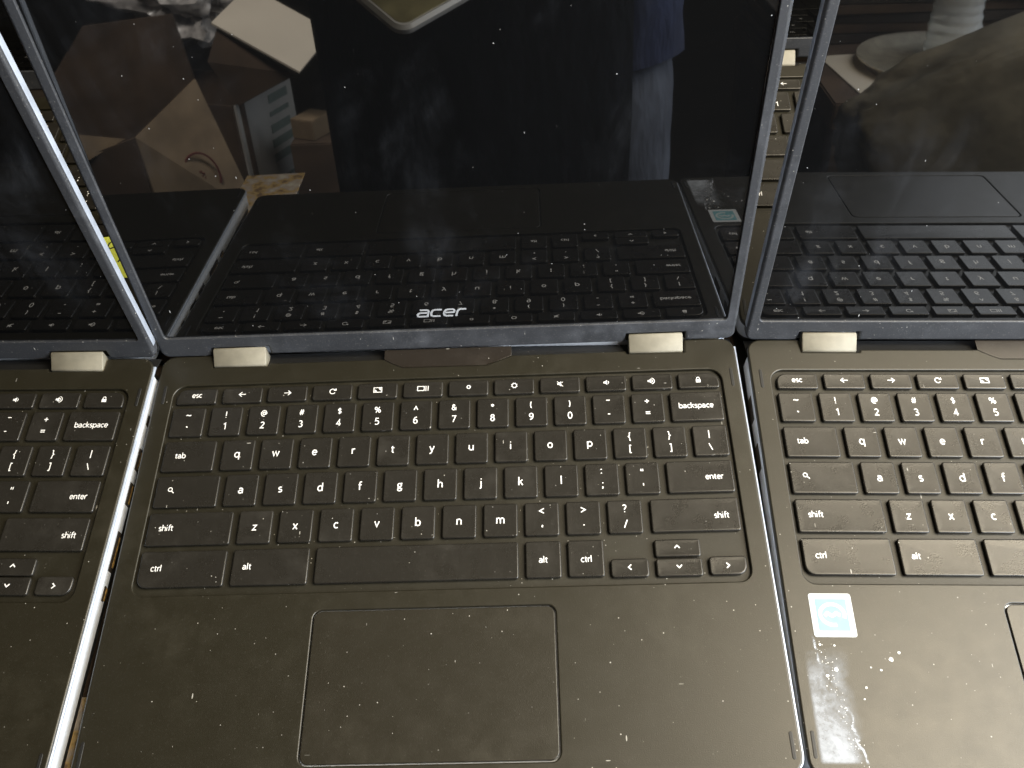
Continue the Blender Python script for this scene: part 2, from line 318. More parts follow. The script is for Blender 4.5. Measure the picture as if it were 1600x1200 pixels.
# ------------------------------------------------------------------ the laptop
ZT = .35; ZL = ZT-.10+.02
def legend(bm, kind, x, y):
    """fn-row icons and text; x, y is the glyph centre"""
    z = ZL; W = .42
    if kind == 'back' or kind == 'fwd':
        s = -1 if kind == 'back' else 1
        ribbon(bm, [(x-1.7, y), (x+1.7, y)], W, z); ribbon(bm, [(x+s*.3, y+1.25), (x+s*1.7, y), (x+s*.3, y-1.25)], W, z+.005)
    elif kind == 'refresh':
        ribbon(bm, arc(x, y, 1.35, 20, 330, 18), W, z); poly(bm, [(x+.5, y+.35), (x+1.95, y+.35), (x+1.75, y+1.75)], z+.005)
    elif kind == 'full':
        ribbon(bm, [(x-2, y-1.3), (x+2, y-1.3), (x+2, y+1.3), (x-2, y+1.3)], .38, z, True)
        poly(bm, [(x+.2, y+.9), (x+1.5, y+.9), (x+1.5, y-.4)], z+.005); poly(bm, [(x-.2, y-.9), (x-1.5, y-.9), (x-1.5, y+.4)], z+.005)
    elif kind == 'over':
        ribbon(bm, [(x-2.8, y-1.2), (x+.5, y-1.2), (x+.5, y+1.2), (x-2.8, y+1.2)], .38, z, True)
        ribbon(bm, [(x+1.4, y-1.4), (x+1.4, y+1.4)], .4, z); ribbon(bm, [(x+2.5, y-1.4), (x+2.5, y+1.4)], .4, z)
    elif kind == 'dim': ribbon(bm, arc(x, y, .85, 0, 337, 15), .4, z, True)
    elif kind == 'bright':
        ribbon(bm, arc(x, y, 1.15, 0, 337, 15), .4, z, True)
        for k in range(8):
            a = R(45*k+22); poly(bm, [(x+1.25*math.cos(a-.25), y+1.25*math.sin(a-.25)), (x+1.75*math.cos(a), y+1.75*math.sin(a)), (x+1.25*math.cos(a+.25), y+1.25*math.sin(a+.25))], z+.004)
    elif kind in ('mute', 'vold', 'volu'):
        q = x-.9 if kind == 'volu' else x
        poly(bm, [(q-1.3, y-.5), (q-.5, y-.5), (q+.5, y-1.4), (q+.5, y+1.4), (q-.5, y+.5), (q-1.3, y+.5)], z)
        if kind == 'mute': ribbon(bm, [(x-1.4, y+1.4), (x+1.4, y-1.4)], .35, z+.01); ribbon(bm, [(x+.8, y+.7), (x+1.4, y+1.1)], .3, z+.004)
        if kind == 'vold': ribbon(bm, arc(q+.5, y, .8, -60, 60, 6), .35, z+.004)
        if kind == 'volu':
            ribbon(bm, arc(q+.4, y, .8, -70, 70, 6), .32, z+.004); ribbon(bm, arc(q+.4, y, 1.65, -80, 80, 8), .36, z+.004)
    elif kind == 'lock':
        poly(bm, [(x-1.15, y-1.4), (x+1.15, y-1.4), (x+1.15, y+.25), (x-1.15, y+.25)], z)
        ribbon(bm, [(x-.72, y+.2)]+arc(x, y+.75, .72, 180, 0, 8)+[(x+.72, y+.2)], .36, z+.004)
    elif kind == 'search':
        ribbon(bm, arc(x-.35, y+.35, .95, 0, 340, 15), .38, z, True); ribbon(bm, [(x+.35, y-.35), (x+1.5, y-1.5)], .45, z+.004)
    elif kind in ('<a', '>a', '^a', 'va'):
        d = {'<a': (-1, 0), '>a': (1, 0), '^a': (0, 1), 'va': (0, -1)}[kind]; u, v = d
        P = lambda a, b: (x+a*u-b*v, y+a*v+b*u)
        ribbon(bm, [P(-.65, 1.15), P(.6, 0), P(-.65, -1.15)], .52, z)

KY = 1.03        # depth scale of the deck layout
def finish_deck(name, bm, mat, parent=None, smooth=True, angle=38):
    for v in bm.verts: v.co.y *= KY
    return finish(name, bm, mat, parent, smooth, angle)

def make_laptop():
    root = empty('laptop')
    x0, x1 = -48., 248.
    # upper deck with keyboard well, touchpad cut-out, hinge notches and the trapezoid scoop at the back
    out = rrect(x0, x1, -139.6, 56.5, (7, 7, 7, 7))
    # replace the straight back edge by one with notches: take the corner arcs apart
    n = 7; bl, br, tr, tl = out[0:n], out[n:2*n], out[2*n:3*n], out[3*n:4*n]
    back = [(222.8, 56.5), (222.3, 49.2), (193.2, 49.2), (192.6, 50.8), (134.5, 50.8), (128, 48.2), (121.5, 45.6), (78.2, 45.6), (72.5, 48.2), (68, 50.8), (9.0, 50.8), (8.4, 49.2), (-20.8, 49.2), (-21.4, 56.5)]
    outer = [(x0+(x-x0)*.9964+.5, y) for x, y in bl+br+tr+back+tl]
    well = rrect(-37.9, 238.6, -68.6, 38.7, (5.5, 5.5, 6.5, 6.5))
    pad = rrect(45.6, 151.9, -139.0+.2-.6, -76.6, 3.8)
    pad = rrect(45.6, 151.9, -138.9+.0, -76.6, 3.8)
    # the touchpad nearly reaches the front edge: the deck runs a little past it
    outer = [(x, y-(5.6 if y < -100 else 0)) for x, y in outer]
    finish_deck('deck', plate(outer, [well, pad], 0, -2.0, .9, .1, .55), M['deck'], root)
    ou = rrect(x0+.9, x1+.15, -145.3, 52, (7.3, 7.3, .5, .5)); inn = rrect(x0+2.8, x1-2.2, -142.8, 52, (5.2, 5.2, .5, .5))
    uo = ou[0:14]+[(x1+.15, 52)]; ui = inn[0:14]+[(x1-2.2, 52)]
    uo = [(x0+.9, 52)]+uo; ui = [(x0+2.8, 52)]+ui
    finish_deck('edge_rim', plate(uo+list(reversed(ui)), [], -.75, -2.3, .55, .3), M['rim_edge'], root)
    finish_deck('keyboard_tray', plate(rrect(-39, 239.8, -69.8, 40, 6), [], -1.8, -3, .05), M['tray'], root)
    # side band and underside
    bm = plate(rrect(x0+.35, x1-.35, -144.8, 48.0, (7, 7, 1, 1)), [], -2.2, -11.5, .5, .5)
    tr_ = finish_deck('side_band', bm, M['trim'], root)
    bm = plate(rrect(x0+1.2, x1-1.2, -144.0, 55.5, 7), [], -11.6, -16.8, .3, 1.5)
    finish_deck('underside', bm, M['dark'], root)
    # ports in the right and left flank
    for (ya, yb, za, zb) in ((21.6, 28.2, -11.2, -6.3), (-2.5, 10.0, -11.2, -6.4), (-20.6, -8.0, -11.2, -6.2), (-52.5, -32.5, -11.3, -6.6), (-66, -58, -10.5, -7.5)):
        bm = bmesh.new(); box(bm, (x1-1.2, (ya+yb)/2, (za+zb)/2), (2.2, yb-ya, zb-za))
        bmesh.ops.bevel(bm, geom=bm.edges[:], offset=.6, segments=2, affect='EDGES')
        pt = finish_deck('port', bm, M['port'], root)
        bm = bmesh.new(); box(bm, (x1-.3, (ya+yb)/2, (za+zb)/2-1.2), (.8, (yb-ya)*.72, 1.0)); finish_deck('contact', bm, M['contact'], pt)
    for (ya, yb, za, zb) in ((14, 27, -10.8, -5), (-12, 1, -10.8, -5)):
        bm = bmesh.new(); box(bm, (x0+1.2, (ya+yb)/2, (za+zb)/2), (2.2, yb-ya, zb-za)); finish_deck('port', bm, M['port'], root)
    for fx in (x0+25, x1-25):
        for fy in (-120, 35):
            bm = bmesh.new(); bmesh.ops.create_cone(bm, cap_ends=True, segments=20, radius1=5, radius2=6, depth=1.4, matrix=Matrix.Translation((fx, fy, -17.4))); finish_deck('foot', bm, M['dark'], root)
    # trough behind the deck, brown scoop, small rubber bumpers let into the rim
    bm = bmesh.new()
    prof = [(48.1, -2.2), (51, -3.0), (55, -4.4), (60, -6.5), (60, -11)]
    a = [bm.verts.new((x0+1, y, z)) for y, z in prof]; b = [bm.verts.new((x1-1, y, z)) for y, z in prof]
    for i in range(4): bm.faces.new((a[i], b[i], b[i+1], a[i+1]))
    e = bmesh.ops.extrude_face_region(bm, geom=bm.faces[:]); [setattr(v.co, 'z', v.co.z-1) for v in e['geom'] if isinstance(v, bmesh.types.BMVert)]
    finish_deck('hinge_trough', bm, M['dark'], root)
    sc = [(78.6, 45.9), (121.2, 45.9), (127.6, 48.4), (134.0, 51.0), (134.0, 56.6), (68.4, 56.6), (68.4, 51.0), (72.8, 48.4)]
    finish_deck('scoop', plate(sc, [], -.85, -1.8, .15), M['vent'], root)
    for (bx, ya, yb) in ((-42.6, 28.6, 39.0), (243.7, 28.6, 38.8), (-44.4, -138.2, -128), (243.9, -139.8, -129.5)):
        finish_deck('rubber_bumper', plate(rrect(bx-.75, bx+.75, ya, yb, .7, 4), [], .22, -.5, .2), M['dark'], root)
    # touchpad
    tp = finish_deck('touchpad', plate(rrect(46.2, 151.3, -138.3, -77.2, 3.4), [], -.12, -1.6, .3), M['pad'], root)
    # hinges: barrel with a flat leaf up to the lid
    for hx0, hx1 in ((-19.9, 7.4), (194.0, 221.3)):
        prof = [(50.0, -4.5), (49.6, -2.5), (49.6, -.7), (49.75, -.1), (50.2, .4), (56.7, 4.6), (57.3, 4.8), (57.8, 4.5), (58.1, 3.6), (58.2, 0), (58.2, -4.5)]
        bm = bmesh.new(); rs = []
        for xx, ins in ((hx0, .45), (hx0+.45, 0), (hx1-.45, 0), (hx1, .45)):
            rs.append([bm.verts.new((xx, y+(ins if y < 55 else -ins), z-(ins if z > 0 else 0))) for y, z in prof])
        for p, q in zip(rs, rs[1:]): bridge(bm, p, q)
        bm.faces.new(rs[0]); bm.faces.new(list(reversed(rs[-1])))
        finish_deck('hinge', bm, M['hinge'], root, angle=50)
    # ---------------- keys
    KW = 15.7
    def key(ax, bx, ay, by, marks, r=1.1, name='key'):
        k = finish_deck(name, keycap(ax, bx, ay, by, r, ZT), M['key'], root, angle=60)
        if marks:
            bm = bmesh.new()
            for mk in marks:
                kind, mx, my = mk[:3]
                if kind == 'T': put_text(bm, mk[3], mk[4], mx, my, ZL, mk[5] if len(mk) > 5 else 'c', .18 if len(mk[3]) > 1 else .25, 1.0)
                else: legend(bm, kind, mx, my)
            finish_deck('legend', bm, M['legend'], k, smooth=False)
        return k
    SM = 1.95; LT = 2.72; DG = 2.5
    # function row
    fy0, fy1 = 28.0, 36.4
    key(-35.4, -15.3, fy0, fy1, [('T', -25.3, 32.5, 'esc', SM)], (1.1, 1.1, 1.1, 4.6))
    for i, k in enumerate(('back', 'fwd', 'refresh', 'full', 'over', 'dim', 'bright', 'mute', 'vold', 'volu')):
        a = -12.2+22.9*i; key(a, a+20, fy0, fy1, [(k, a+10.1, 32.6)])
    key(216.8, 236.9, fy0, fy1, [('lock', 226.8, 32.4)], (1.1, 1.1, 4.6, 1.1))
    # number row
    ny0, ny1 = 10.0, 25.7
    key(-35.9, -19.4, ny0, ny1, [('T', -27.6, 21.6, '~', DG), ('T', -27.5, 15.2, '`', DG)])
    for i, (s, d) in enumerate(zip('!@#$%^&*()_+', '1234567890-=')):
        a = -16.3+19*i; yy = {'_': 22.6, '^': 21.6, '*': 21.8}.get(s, 21.4)
        key(a, a+KW, ny0, ny1, [('T', a+7.7, yy, s, DG*(.88 if s in '@%#&$' else .95)), ('T', a+7.7, 15.0, d, DG)])
    key(211.6, 236.9, ny0, ny1, [('T', 224.1, 18.0, 'backspace', SM*1.02)])
    # q row
    qy0, qy1 = -8.6, 7.2; base = -2.0
    key(-36.2, -10.9, qy0, qy1, [('T', -27.8, -.2, 'tab', SM)])
    for i, s in enumerate('qwertyuiop'):
        a = -7.5+19*i; key(a, a+KW, qy0, qy1, [('T', a+7.6, base, s, LT, 'b')])
    for i, (s, d) in enumerate((('{', '['), ('}', ']'), ('|', '\\'))):
        a = -7.5+19*(10+i); e = 236.9 if i == 2 else a+KW
        key(a, e, qy0, qy1, [('T', a+7.8, 2.5, s, 2.3), ('T', a+7.9, -4.0, d, 2.3)])
    # a row
    ay0, ay1 = -26.9, -11.1; base = -20.7
    key(-36.3, -6.2, ay0, ay1, [('search', -29.0, -18.2)])
    for i, s in enumerate('asdfghjkl'):
        a = -3.1+19*i
        m = [('T', a+7.8, base, s, LT, 'b')]
        key(a, a+KW, ay0, ay1, m)
    for i, (s, d) in enumerate(((':', ';'), ('"', "'"))):
        a = -3.1+19*(9+i); key(a, a+KW, ay0, ay1, [('T', a+7.8, -15.0, s, 2.5), ('T', a+8, -22.2, d, 2.5)])
    key(206.1, 236.9, ay0, ay1, [('T', 228.2, -19.3, 'enter', SM)])
    # z row
    zy0, zy1 = -45.5, -29.7; base = -39.2
    key(-36.4, 3.1, zy0, zy1, [('T', -27.6, -36.9, 'shift', SM)])
    for i, s in enumerate('zxcvbnm'):
        a = 6.2+19*i; key(a, a+KW, zy0, zy1, [('T', a+7.8, base, s, LT, 'b')])
    for i, (s, d) in enumerate((('<', ','), ('>', '.'), ('?', '/'))):
        a = 6.2+19*(7+i); key(a, a+KW, zy0, zy1, [('T', a+7.9, -33.8, s, 2.5), ('T', a+8, -41.1, d, 2.5)])
    key(196.9, 236.9, zy0, zy1, [('T', 229.0, -38.0, 'shift', SM)])
    # bottom row
    by0, by1 = -64.9, -48.2
    key(-36.4, 3.1, by0, by1, [('T', -28.6, -55.9, 'ctrl', SM)], (4.4, 1.1, 1.1, 1.1))
    key(6.2, 41.1, by0, by1, [('T', 13.2, -56.1, 'alt', SM)])
    key(44.2, 136.0, by0, by1, [], name='spacebar')
    key(139.2, 155.1, by0, by1, [('T', 147.2, -56.6, 'alt', SM)])
    key(158.2, 174.2, by0, by1, [('T', 166.3, -56.8, 'ctrl', SM)])
    key(177.0, 193.8, -65.6, -57.2, [('<a', 185.4, -61.2)], 1.6)
    key(197.1, 217.4, -56.9, -48.9, [('^a', 207.1, -52.4)], 1.1)
    key(197.1, 217.4, -65.7, -57.6, [('va', 207.2, -61.4)], 1.1)
    key(220.5, 236.9, -65.6, -57.2, [('>a', 228.6, -61.5)], (1.6, 4.2, 1.6, 1.6))
    # ---------------- lid: local x along the hinge, y up the lid, z out of the screen
    fr = rrect(x0, x1, -8.8, 197, (4.5, 4.5, 8, 8))
    n = 7; bl, br, tr, tl = fr[0:n], fr[n:2*n], fr[2*n:3*n], fr[3*n:4*n]
    fr = bl+[(-21.6, -8.8), (-21.2, -3.2), (8.7, -3.2), (9.1, -8.8), (192.4, -8.8), (192.8, -3.2), (222.7, -3.2), (223.1, -8.8)]+br+tr+tl
    hole = rrect(-42.9, 242.9, 4.4, 191.5, 2.2)
    lid = finish('lid', plate(fr, [hole], 0, -6.2, 1.5, 1.2, .45), M['rubber'], root)
    finish('back_cover', plate(rrect(x0+1, x1-1, -2.6, 196, 6), [], -6.3, -7.3, .1, .8), M['dark'], lid)
    finish('lid_band', plate(rrect(x0-.3, x1+.3, -3.2, 197.3, (3, 3, 8, 8)), [], -1.9, -5.6, .5, .5), M['rim_edge'], lid)
    sc_ = finish('screen', plate(rrect(-42.6, 242.6, 4.7, 191.2, 1.9), [], -1.2, -3, .08), M['glass'], lid)
    # maker's lettering on the glass
    bm = bmesh.new(); A = lambda x, y: (87.6+x*.985+y*.30, 12.75+y*1.08); u = 1.02
    def st(pts): ribbon(bm, [A(*p) for p in pts], u, -1.185)
    st([(.9, 4.1), (4.2, 4.1), (5.1, 3.9), (5.5, 3.3), (5.5, 0)]); st([(5.4, 2.35), (1.4, 2.35), (.6, 2.0), (.3, 1.3), (.6, .45), (1.4, .2), (5.4, .2)])
    st([(12.1, 4.1), (8.6, 4.1), (7.5, 3.7), (7.1, 2.8), (7.1, 1.5), (7.5, .6), (8.4, .2), (12.1, .2)])
    st([(18.6, .2), (15.0, .2), (14.0, .6), (13.6, 1.5), (13.6, 2.8), (14.0, 3.7), (14.9, 4.1), (17.4, 4.1), (18.3, 3.8), (18.6, 3.1), (18.4, 2.3), (13.7, 2.15)])
    st([(20.2, -.2), (20.2, 2.9), (20.6, 3.7), (21.5, 4.1), (24.4, 4.1)])
    finish('logo', bm, M['logo'], lid, smooth=False)
    lid.location = Vector((0, 59.62, 8.0))*S
    return root, lid

def set_pose(root, x, y, z, deg, lid_deg):
    root.location = Vector((x, y, z))*S; root.rotation_euler = (0, 0, R(deg))
    for c in root.children:
        if c.name.split('.')[0] == 'lid': c.rotation_euler = (R(lid_deg), 0, 0)

first, _l = make_laptop()
G = 'laptops set out side by side on the table'
spots = [
    (0, 0, 0, 0, 78.3, 'middle laptop of the front row, its dark screen mirroring a person in a navy shirt'),
    (299.35, -3.19, 0, -1.157, 79.0, 'dark laptop with a white and blue square sticker and chalky scuff on its palm rest'),
    (-298.1, 3.6, 4.7, -1.67, 82.0, 'open dark laptop at the left whose bright silver flank with ports shows'),
    (305.3, 212.5, 0, -2.0, 78.0, 'laptop behind, its arrow and ctrl keys glimpsed between the middle and right screens'),
    (-299.5, 217.0, 0, -1.7, 78.0, 'laptop in the back row with the yellow sticky note on its palm rest'),
    (2.5, 215.5, 0, -1.9, 78.0, 'laptop of the back row hidden straight behind the middle laptop\'s raised screen'),
]
laptops = []
for i, (x, y, z, a, l, lab) in enumerate(spots):
    o = first if i == 0 else copy_tree(first)
    laptops.append(o); tag(o, lab, 'laptop', G)
for o, (x, y, z, a, l, lab) in zip(laptops, spots): set_pose(o, x, y, z, a, l)
# the right laptop lies a little lower on its far side: it overhangs the cardboard the others lie on
_e = Euler((0, R(1.6), R(-1.3))); _p = Vector((-48, -40, 0)); laptops[1].rotation_euler = _e
laptops[1].location = (_p+Vector((299.0, -1.4, 0))-_e.to_matrix() @ _p)*S

# square sticker and chalky scuff on the right laptop (parts of it)
right = laptops[1]
bm = plate(rrect(-37.2, -19.1, -91.4, -73.0, 1.1), [], .14, .02, .04)
st = finish_deck('sticker', bm, simple('sticker_white', (.50, .53, .55), .35, var=.02), right)
bm = plate(rrect(-34.8, -21.5, -88.9, -75.4, .5), [], .165, .145, .004, .004)
finish_deck('sticker_print', bm, simple('sticker_blue', (.15, .34, .385), .35, var=.12, vscale=150), st)
bm = bmesh.new()
ribbon(bm, [(-28.1+5.2*math.cos(R(t))*1.0, -82.0+4.4*math.sin(R(t))) for t in range(-20, 300, 16)], 1.5, .17, th=.01)
ribbon(bm, [(-31.5, -82.6), (-30.2, -81.4), (-28.2, -82.6), (-26.4, -81.4), (-24.8, -82.4)], 1.5, .172, th=.01)
finish_deck('sticker_swirl', bm, simple('sticker_swirl', (.45, .52, .53), .35), st)

def residue():
    t = NT('chalky_residue'); co = t.coord(False)
    t.b.inputs['Base Color'].default_value = (.46, .49, .54, 1); t.b.inputs['Roughness'].default_value = .85
    cs = t.new('ShaderNodeMapping'); cs.inputs['Scale'].default_value = (1, 1/KY, 1); t.link(co, cs.inputs[0])
    sx = t.new('ShaderNodeSeparateXYZ'); t.link(cs.outputs[0], sx.inputs[0])
    n = t.noise(co, 75, 6, .66); n.inputs['Distortion'].default_value = .8
    f = t.noise(co, 420, 4, .7)
    jit = t.math('MULTIPLY', t.math('SUBTRACT', n.outputs['Fac'], .5), .016)
    sxx = t.math('ADD', sx.outputs[0], jit); syy = t.math('ADD', sx.outputs[1], t.math('MULTIPLY', jit, 1.6))
    # worn mask: fades out to the right and towards the back, ragged by noise
    mx = t.math('MULTIPLY', t.ramp(sxx, -.0240, -.0320), t.ramp(sx.outputs[0], -.0432, -.0412))
    my = t.math('MULTIPLY', t.ramp(syy, -.0960, -.1080), t.ramp(sx.outputs[1], -.1405, -.1390))
    m = t.math('MULTIPLY', mx, my)
    low = t.math('MULTIPLY', t.ramp(sx.outputs[1], -.124, -.136), .16)
    v = t.math('ADD', t.math('MULTIPLY', n.outputs['Fac'], .8), t.math('MULTIPLY', f.outputs['Fac'], .45)); v = t.math('ADD', v, low)
    al = t.math('MULTIPLY', t.ramp(v, .34, .98), m)
    # rim of dried fluid: a thin crackled line
    ln = t.noise(co, 60, 3, .6)
    path = t.math('ADD', t.math('MULTIPLY', t.math('SUBTRACT', sx.outputs[1], -.118), -.32), -.0303)
    dx = t.math('ABSOLUTE', t.math('SUBTRACT', t.math('ADD', sx.outputs[0], t.math('MULTIPLY', t.math('SUBTRACT', ln.outputs['Fac'], .5), .010)), path))
    rim = t.math('MULTIPLY', t.ramp(t.math('ADD', dx, t.math('MULTIPLY', t.math('SUBTRACT', f.outputs['Fac'], .5), .0022)), .0009, .0001), t.ramp(n.outputs['Fac'], .40, .56))
    rim = t.math('MULTIPLY', rim, t.math('MULTIPLY', t.ramp(sx.outputs[1], -.090, -.094), t.ramp(sx.outputs[1], -.1405, -.139)))
    al = t.math('ADD', t.math('MULTIPLY', al, .78), t.math('MULTIPLY', rim, .9), True)
    t.link(al, t.b.inputs['Alpha']); return t.m
bm = bmesh.new(); bmesh.ops.create_grid(bm, x_segments=1, y_segments=1, size=1)
for v in bm.verts: v.co = Vector((-33.5+v.co.x*11, -115+v.co.y*26.5, .035))
finish_deck('scuff', bm, residue(), right, smooth=False)
bm = bmesh.new(); rr = random.Random(3)
M['crumb'] = simple('white_crumb', (.8, .8, .78), .8)
for (sx, sy, rad) in ((-7.0, -100.3, .95), (-3.2, -97.6, .6), (-12, -104.6, .45), (-16, -103.6, .35), (-19.5, -111.5, .5), (-21, -116, .35), (-30.5, -104.5, .9), (-34.5, -107, .7), (-29.5, -94.8, .45), (-35.5, -94.5, .5)):
    pts = [(sx+rad*rr.uniform(.75, 1.15)*math.cos(R(a)), sy+rad*rr.uniform(.75, 1.15)*math.sin(R(a))) for a in range(0, 360, 36)]
    poly(bm, pts, .01, .12)
for k in range(70):
    t = rr.random(); sx = -37+10*t**.7+rr.gauss(0, 1.6); sy = -93-47*t+rr.gauss(0, 2.5); rad = rr.uniform(.08, .26)
    if not (-42 < sx < -12 and sy > -141.5): continue
    poly(bm, [(sx+rad*rr.uniform(.6, 1.3)*math.cos(R(a)), sy+rad*rr.uniform(.6, 1.3)*math.sin(R(a))) for a in range(0, 360, 60)], .01, .07)
c_ = finish_deck('dried_droplets', bm, M['crumb'], right, smooth=False); c_['kind'] = 'stuff'

# ------------------------------------------------------------------ table, floor
def slab(name, c, s, mat, bev=1.0, rz=0, parent=None, rot=None):
    bm = bmesh.new(); box(bm, (0, 0, 0), s)
    if bev: bmesh.ops.bevel(bm, geom=bm.edges[:], offset=bev, segments=2, affect='EDGES')
    o = finish(name, bm, mat, parent, angle=30); o.location = Vector(c)*S; o.rotation_euler = rot or (0, 0, rz); return o
M['table'] = simple('table_laminate', (.022, .019, .013), .55, var=.4, vscale=25)
M['floor'] = simple('floor_concrete', (.045, .036, .026), .7, var=.5, vscale=4)
M['card'] = simple('cardboard', (.25, .18, .11), .85, var=.2, vscale=25, bump=.0002, bscale=300)
M['card_pale'] = simple('pale_cardboard', (.74, .66, .54), .8, var=.05, vscale=12, bump=.0002, bscale=200)
M['card_dark'] = simple('dark_cardboard', (.085, .055, .035), .85, var=.3, vscale=14)
M['card_black'] = simple('old_cardboard', (.04, .032, .026), .8, var=.3)
M['white'] = simple('white_print', (.42, .41, .39), .6, var=.10, vscale=20)
M['grey_ink'] = simple('grey_green_ink', (.16, .20, .18), .7)
M['red_ink'] = simple('maroon_ink', (.16, .04, .035), .7)
tag(slab('table_top', (50, 215, -37.6), (1500, 800, 20), M['table'], 3), kind='structure')
bm = bmesh.new(); bmesh.ops.create_grid(bm, x_segments=2, y_segments=2, size=9000)
fl = finish('floor', bm, M['floor'], smooth=False); fl.location = (0, 0, -1.0); tag(fl, kind='structure')

def patchy():
    t = NT('printed_paper'); co = t.coord(False)
    n = t.noise(co, 70, 3, .6); t.b.inputs['Roughness'].default_value = .7
    r = t.new('ShaderNodeValToRGB'); t.link(n.outputs['Fac'], r.inputs[0]); e = r.color_ramp.elements
    e[0].position = .36; e[0].color = (.30, .20, .12, 1); e[1].position = .66; e[1].color = (.82, .76, .64, 1)
    k = e.new(.45); k.color = (.72, .50, .20, 1); k = e.new(.52); k.color = (.60, .50, .42, 1)
    t.link(r.outputs[0], t.b.inputs['Base Color']); return t.m
tag(slab('paper_sheet', (-54, -171, -17.6), (46, 122, 1.0), patchy(), .2, R(-2)),
    'tan printed sheet peeking out between the palm rests of the left and middle laptops', 'paper')

tag(slab('cardboard_sheet', (-173, -30, -22.95), (850, 205, 8.9), M['card_dark'], .3), 'dark cardboard under the left and middle laptops of the front row', 'cardboard', 'cardboard under the laptops')
tag(slab('cardboard_sheet', (30, 270, -22.95), (1180, 380, 8.9), M['card_dark'], .3), 'dark cardboard under the laptops of the back row', 'cardboard', 'cardboard under the laptops')
tag(slab('cardboard_strip', (-205, -30, -16.2), (230, 190, 4.4), M['card'], .2, R(-1.7)), 'brown cardboard strip directly under the raised left laptop', 'cardboard')
# sticky note
M['note'] = simple('yellow_note', (.62, .68, .09), .75, var=.12, vscale=60)
note = slab('sticky_note', (-87, 127, .4), (34, 32, .35), M['note'], .05, R(6))
tag(note, 'yellow sticky note with black handwriting, seen in the gap between two raised screens', 'sticky note')
bm = bmesh.new()
ribbon(bm, [(-9, 6), (-8, 7), (-9.3, 8)], .9, .2, th=.03)
ribbon(bm, [(-1.5, 11.0), (-3.5, 12.0), (-5.6, 10.8), (-6.2, 8.2), (-4.8, 6.6), (-2.8, 7.2), (-1.5, 9.4), (-1.0, 11.6), (-1.2, 8.6), (-.2, 6.6), (1.2, 7.2)], .9, .2, th=.03)
ribbon(bm, [(1.0, -4.0), (2.2, -1.5), (4.6, 1.0), (6.4, 0.4), (6.6, -2.2), (5.6, -6), (7.4, -2.2), (9.8, -.4), (11.0, -2.4), (10.6, -6.5)], .9, .2, th=.03)
finish('handwriting', bm, simple('black_ink', (.01, .01, .012), .5), note, smooth=False)

# ------------------------------------------------------------------ things the screens mirror (behind the photographer's side)
def panel(bm, pts, th):
    """thick sheet through 3-D outline points"""
    P = [Vector(p) for p in pts]; nrm = (P[1]-P[0]).cross(P[2]-P[0]).normalized()
    a = [bm.verts.new(p) for p in P]; b = [bm.verts.new(p-nrm*th) for p in P]
    bm.faces.new(a); bm.faces.new(list(reversed(b))); bridge(bm, b, a)
# white-sided carton with its bright flap
car = empty('carton', (-400, -1000, -1000)); tag(car, 'carton with grey-white printed side and pale open flap, mirrored left of the person', 'carton', 'boxes mirrored in the middle screen')
def part(name, pts, mat, th=4, parent=car):
    o_ = parent.location/S; bm = bmesh.new(); panel(bm, [Vector(p)-o_ for p in pts], th); return finish(name, bm, mat, parent, smooth=False)
zb = -999
cA, cB, cC, cD = (-298, -900), (-246, -1040), (-481, -1127), (-533, -987)
def side(a, b, z, mat, name='side_panel', parent=car, bot=zb): return part(name, [(*a, z), (*a, bot), (*b, bot), (*b, z)], mat, 4, parent)
side(cA, cB, -168, M['white']); side(cD, cA, -168, M['card_dark']); side(cC, cD, -168, M['card_dark']); side(cB, cC, -168, M['card_dark'])
part('flap', [(-304, -900, -51), (-178, -850, -111), (-146, -960, -85), (-272, -1010, -25)], M['card_pale'], 3)
part('inner_flap', [(-318, -890, -100), (-298, -905, -56), (-190, -880, -120), (-288, -893, -166)], M['card_dark'], 3)
o_ = car.location/S; bm = bmesh.new(); u_ = Vector((52, -140, 0)).normalized(); nn = Vector((.94, .35, 0))
def stripe(u0, u1, z, h):
    c = Vector((-298, -900, z))+u_*((u0+u1)/2)+nn*4.4-o_
    box(bm, c, (1.2, u1-u0, h), (0, 0, math.atan2(u_.y, u_.x)-math.pi/2))
for k in range(5): stripe(82-3*k, 134-2*(k % 3), -184-23*k, 13 if k != 1 else 7)
for k in range(3): stripe(40+8*k, 140, -312-15*k, 5)
finish('print', bm, M['grey_ink'], car, smooth=False)
bm = bmesh.new(); stripe(8, 20, -270, 200); finish('stripe', bm, M['card_dark'], car, smooth=False)
bx = empty('cardboard_box', (-390, -780, -1000)); tag(bx, 'brown cardboard box with a ring drawn on its slanting flap, in the middle reflection', 'cardboard box', 'boxes mirrored in the middle screen')
def part2(name, pts, mat, th=4): return part(name, pts, mat, th, bx)
part2('flap', [(-369, -700, -142), (-309, -800, -98), (-250, -770, -290), (-360, -700, -290)], M['card'])
part2('side_panel', [(-360, -699, -291), (-250, -769, -291), (-250, -769, -999), (-360, -699, -999)], M['card'])
part2('side_panel', [(-520, -690, -185), (-369, -699, -142), (-361, -698, -999), (-520, -690, -999)], M['card_dark'])
part2('side_panel', [(-250, -771, -291), (-330, -868, -291), (-330, -868, -999), (-250, -771, -999)], M['card_dark'])
part2('top_flap', [(-457, -702, -134), (-384, -702, -144), (-447, -690, -172)], M['card'], 3)
o_ = bx.location/S; bm = bmesh.new(); d1 = Vector((-115, 75, 0)).normalized(); d2 = Vector((.10, .02, -1)).normalized(); nn = d1.cross(d2).normalized()
if nn.y < 0: nn = -nn
c0 = Vector((-312, -744, -215))-o_+nn*5
pr = [c0+d1*(24*math.cos(R(a)))-d2*(34*math.sin(R(a))) for a in range(-25, 215, 12)]
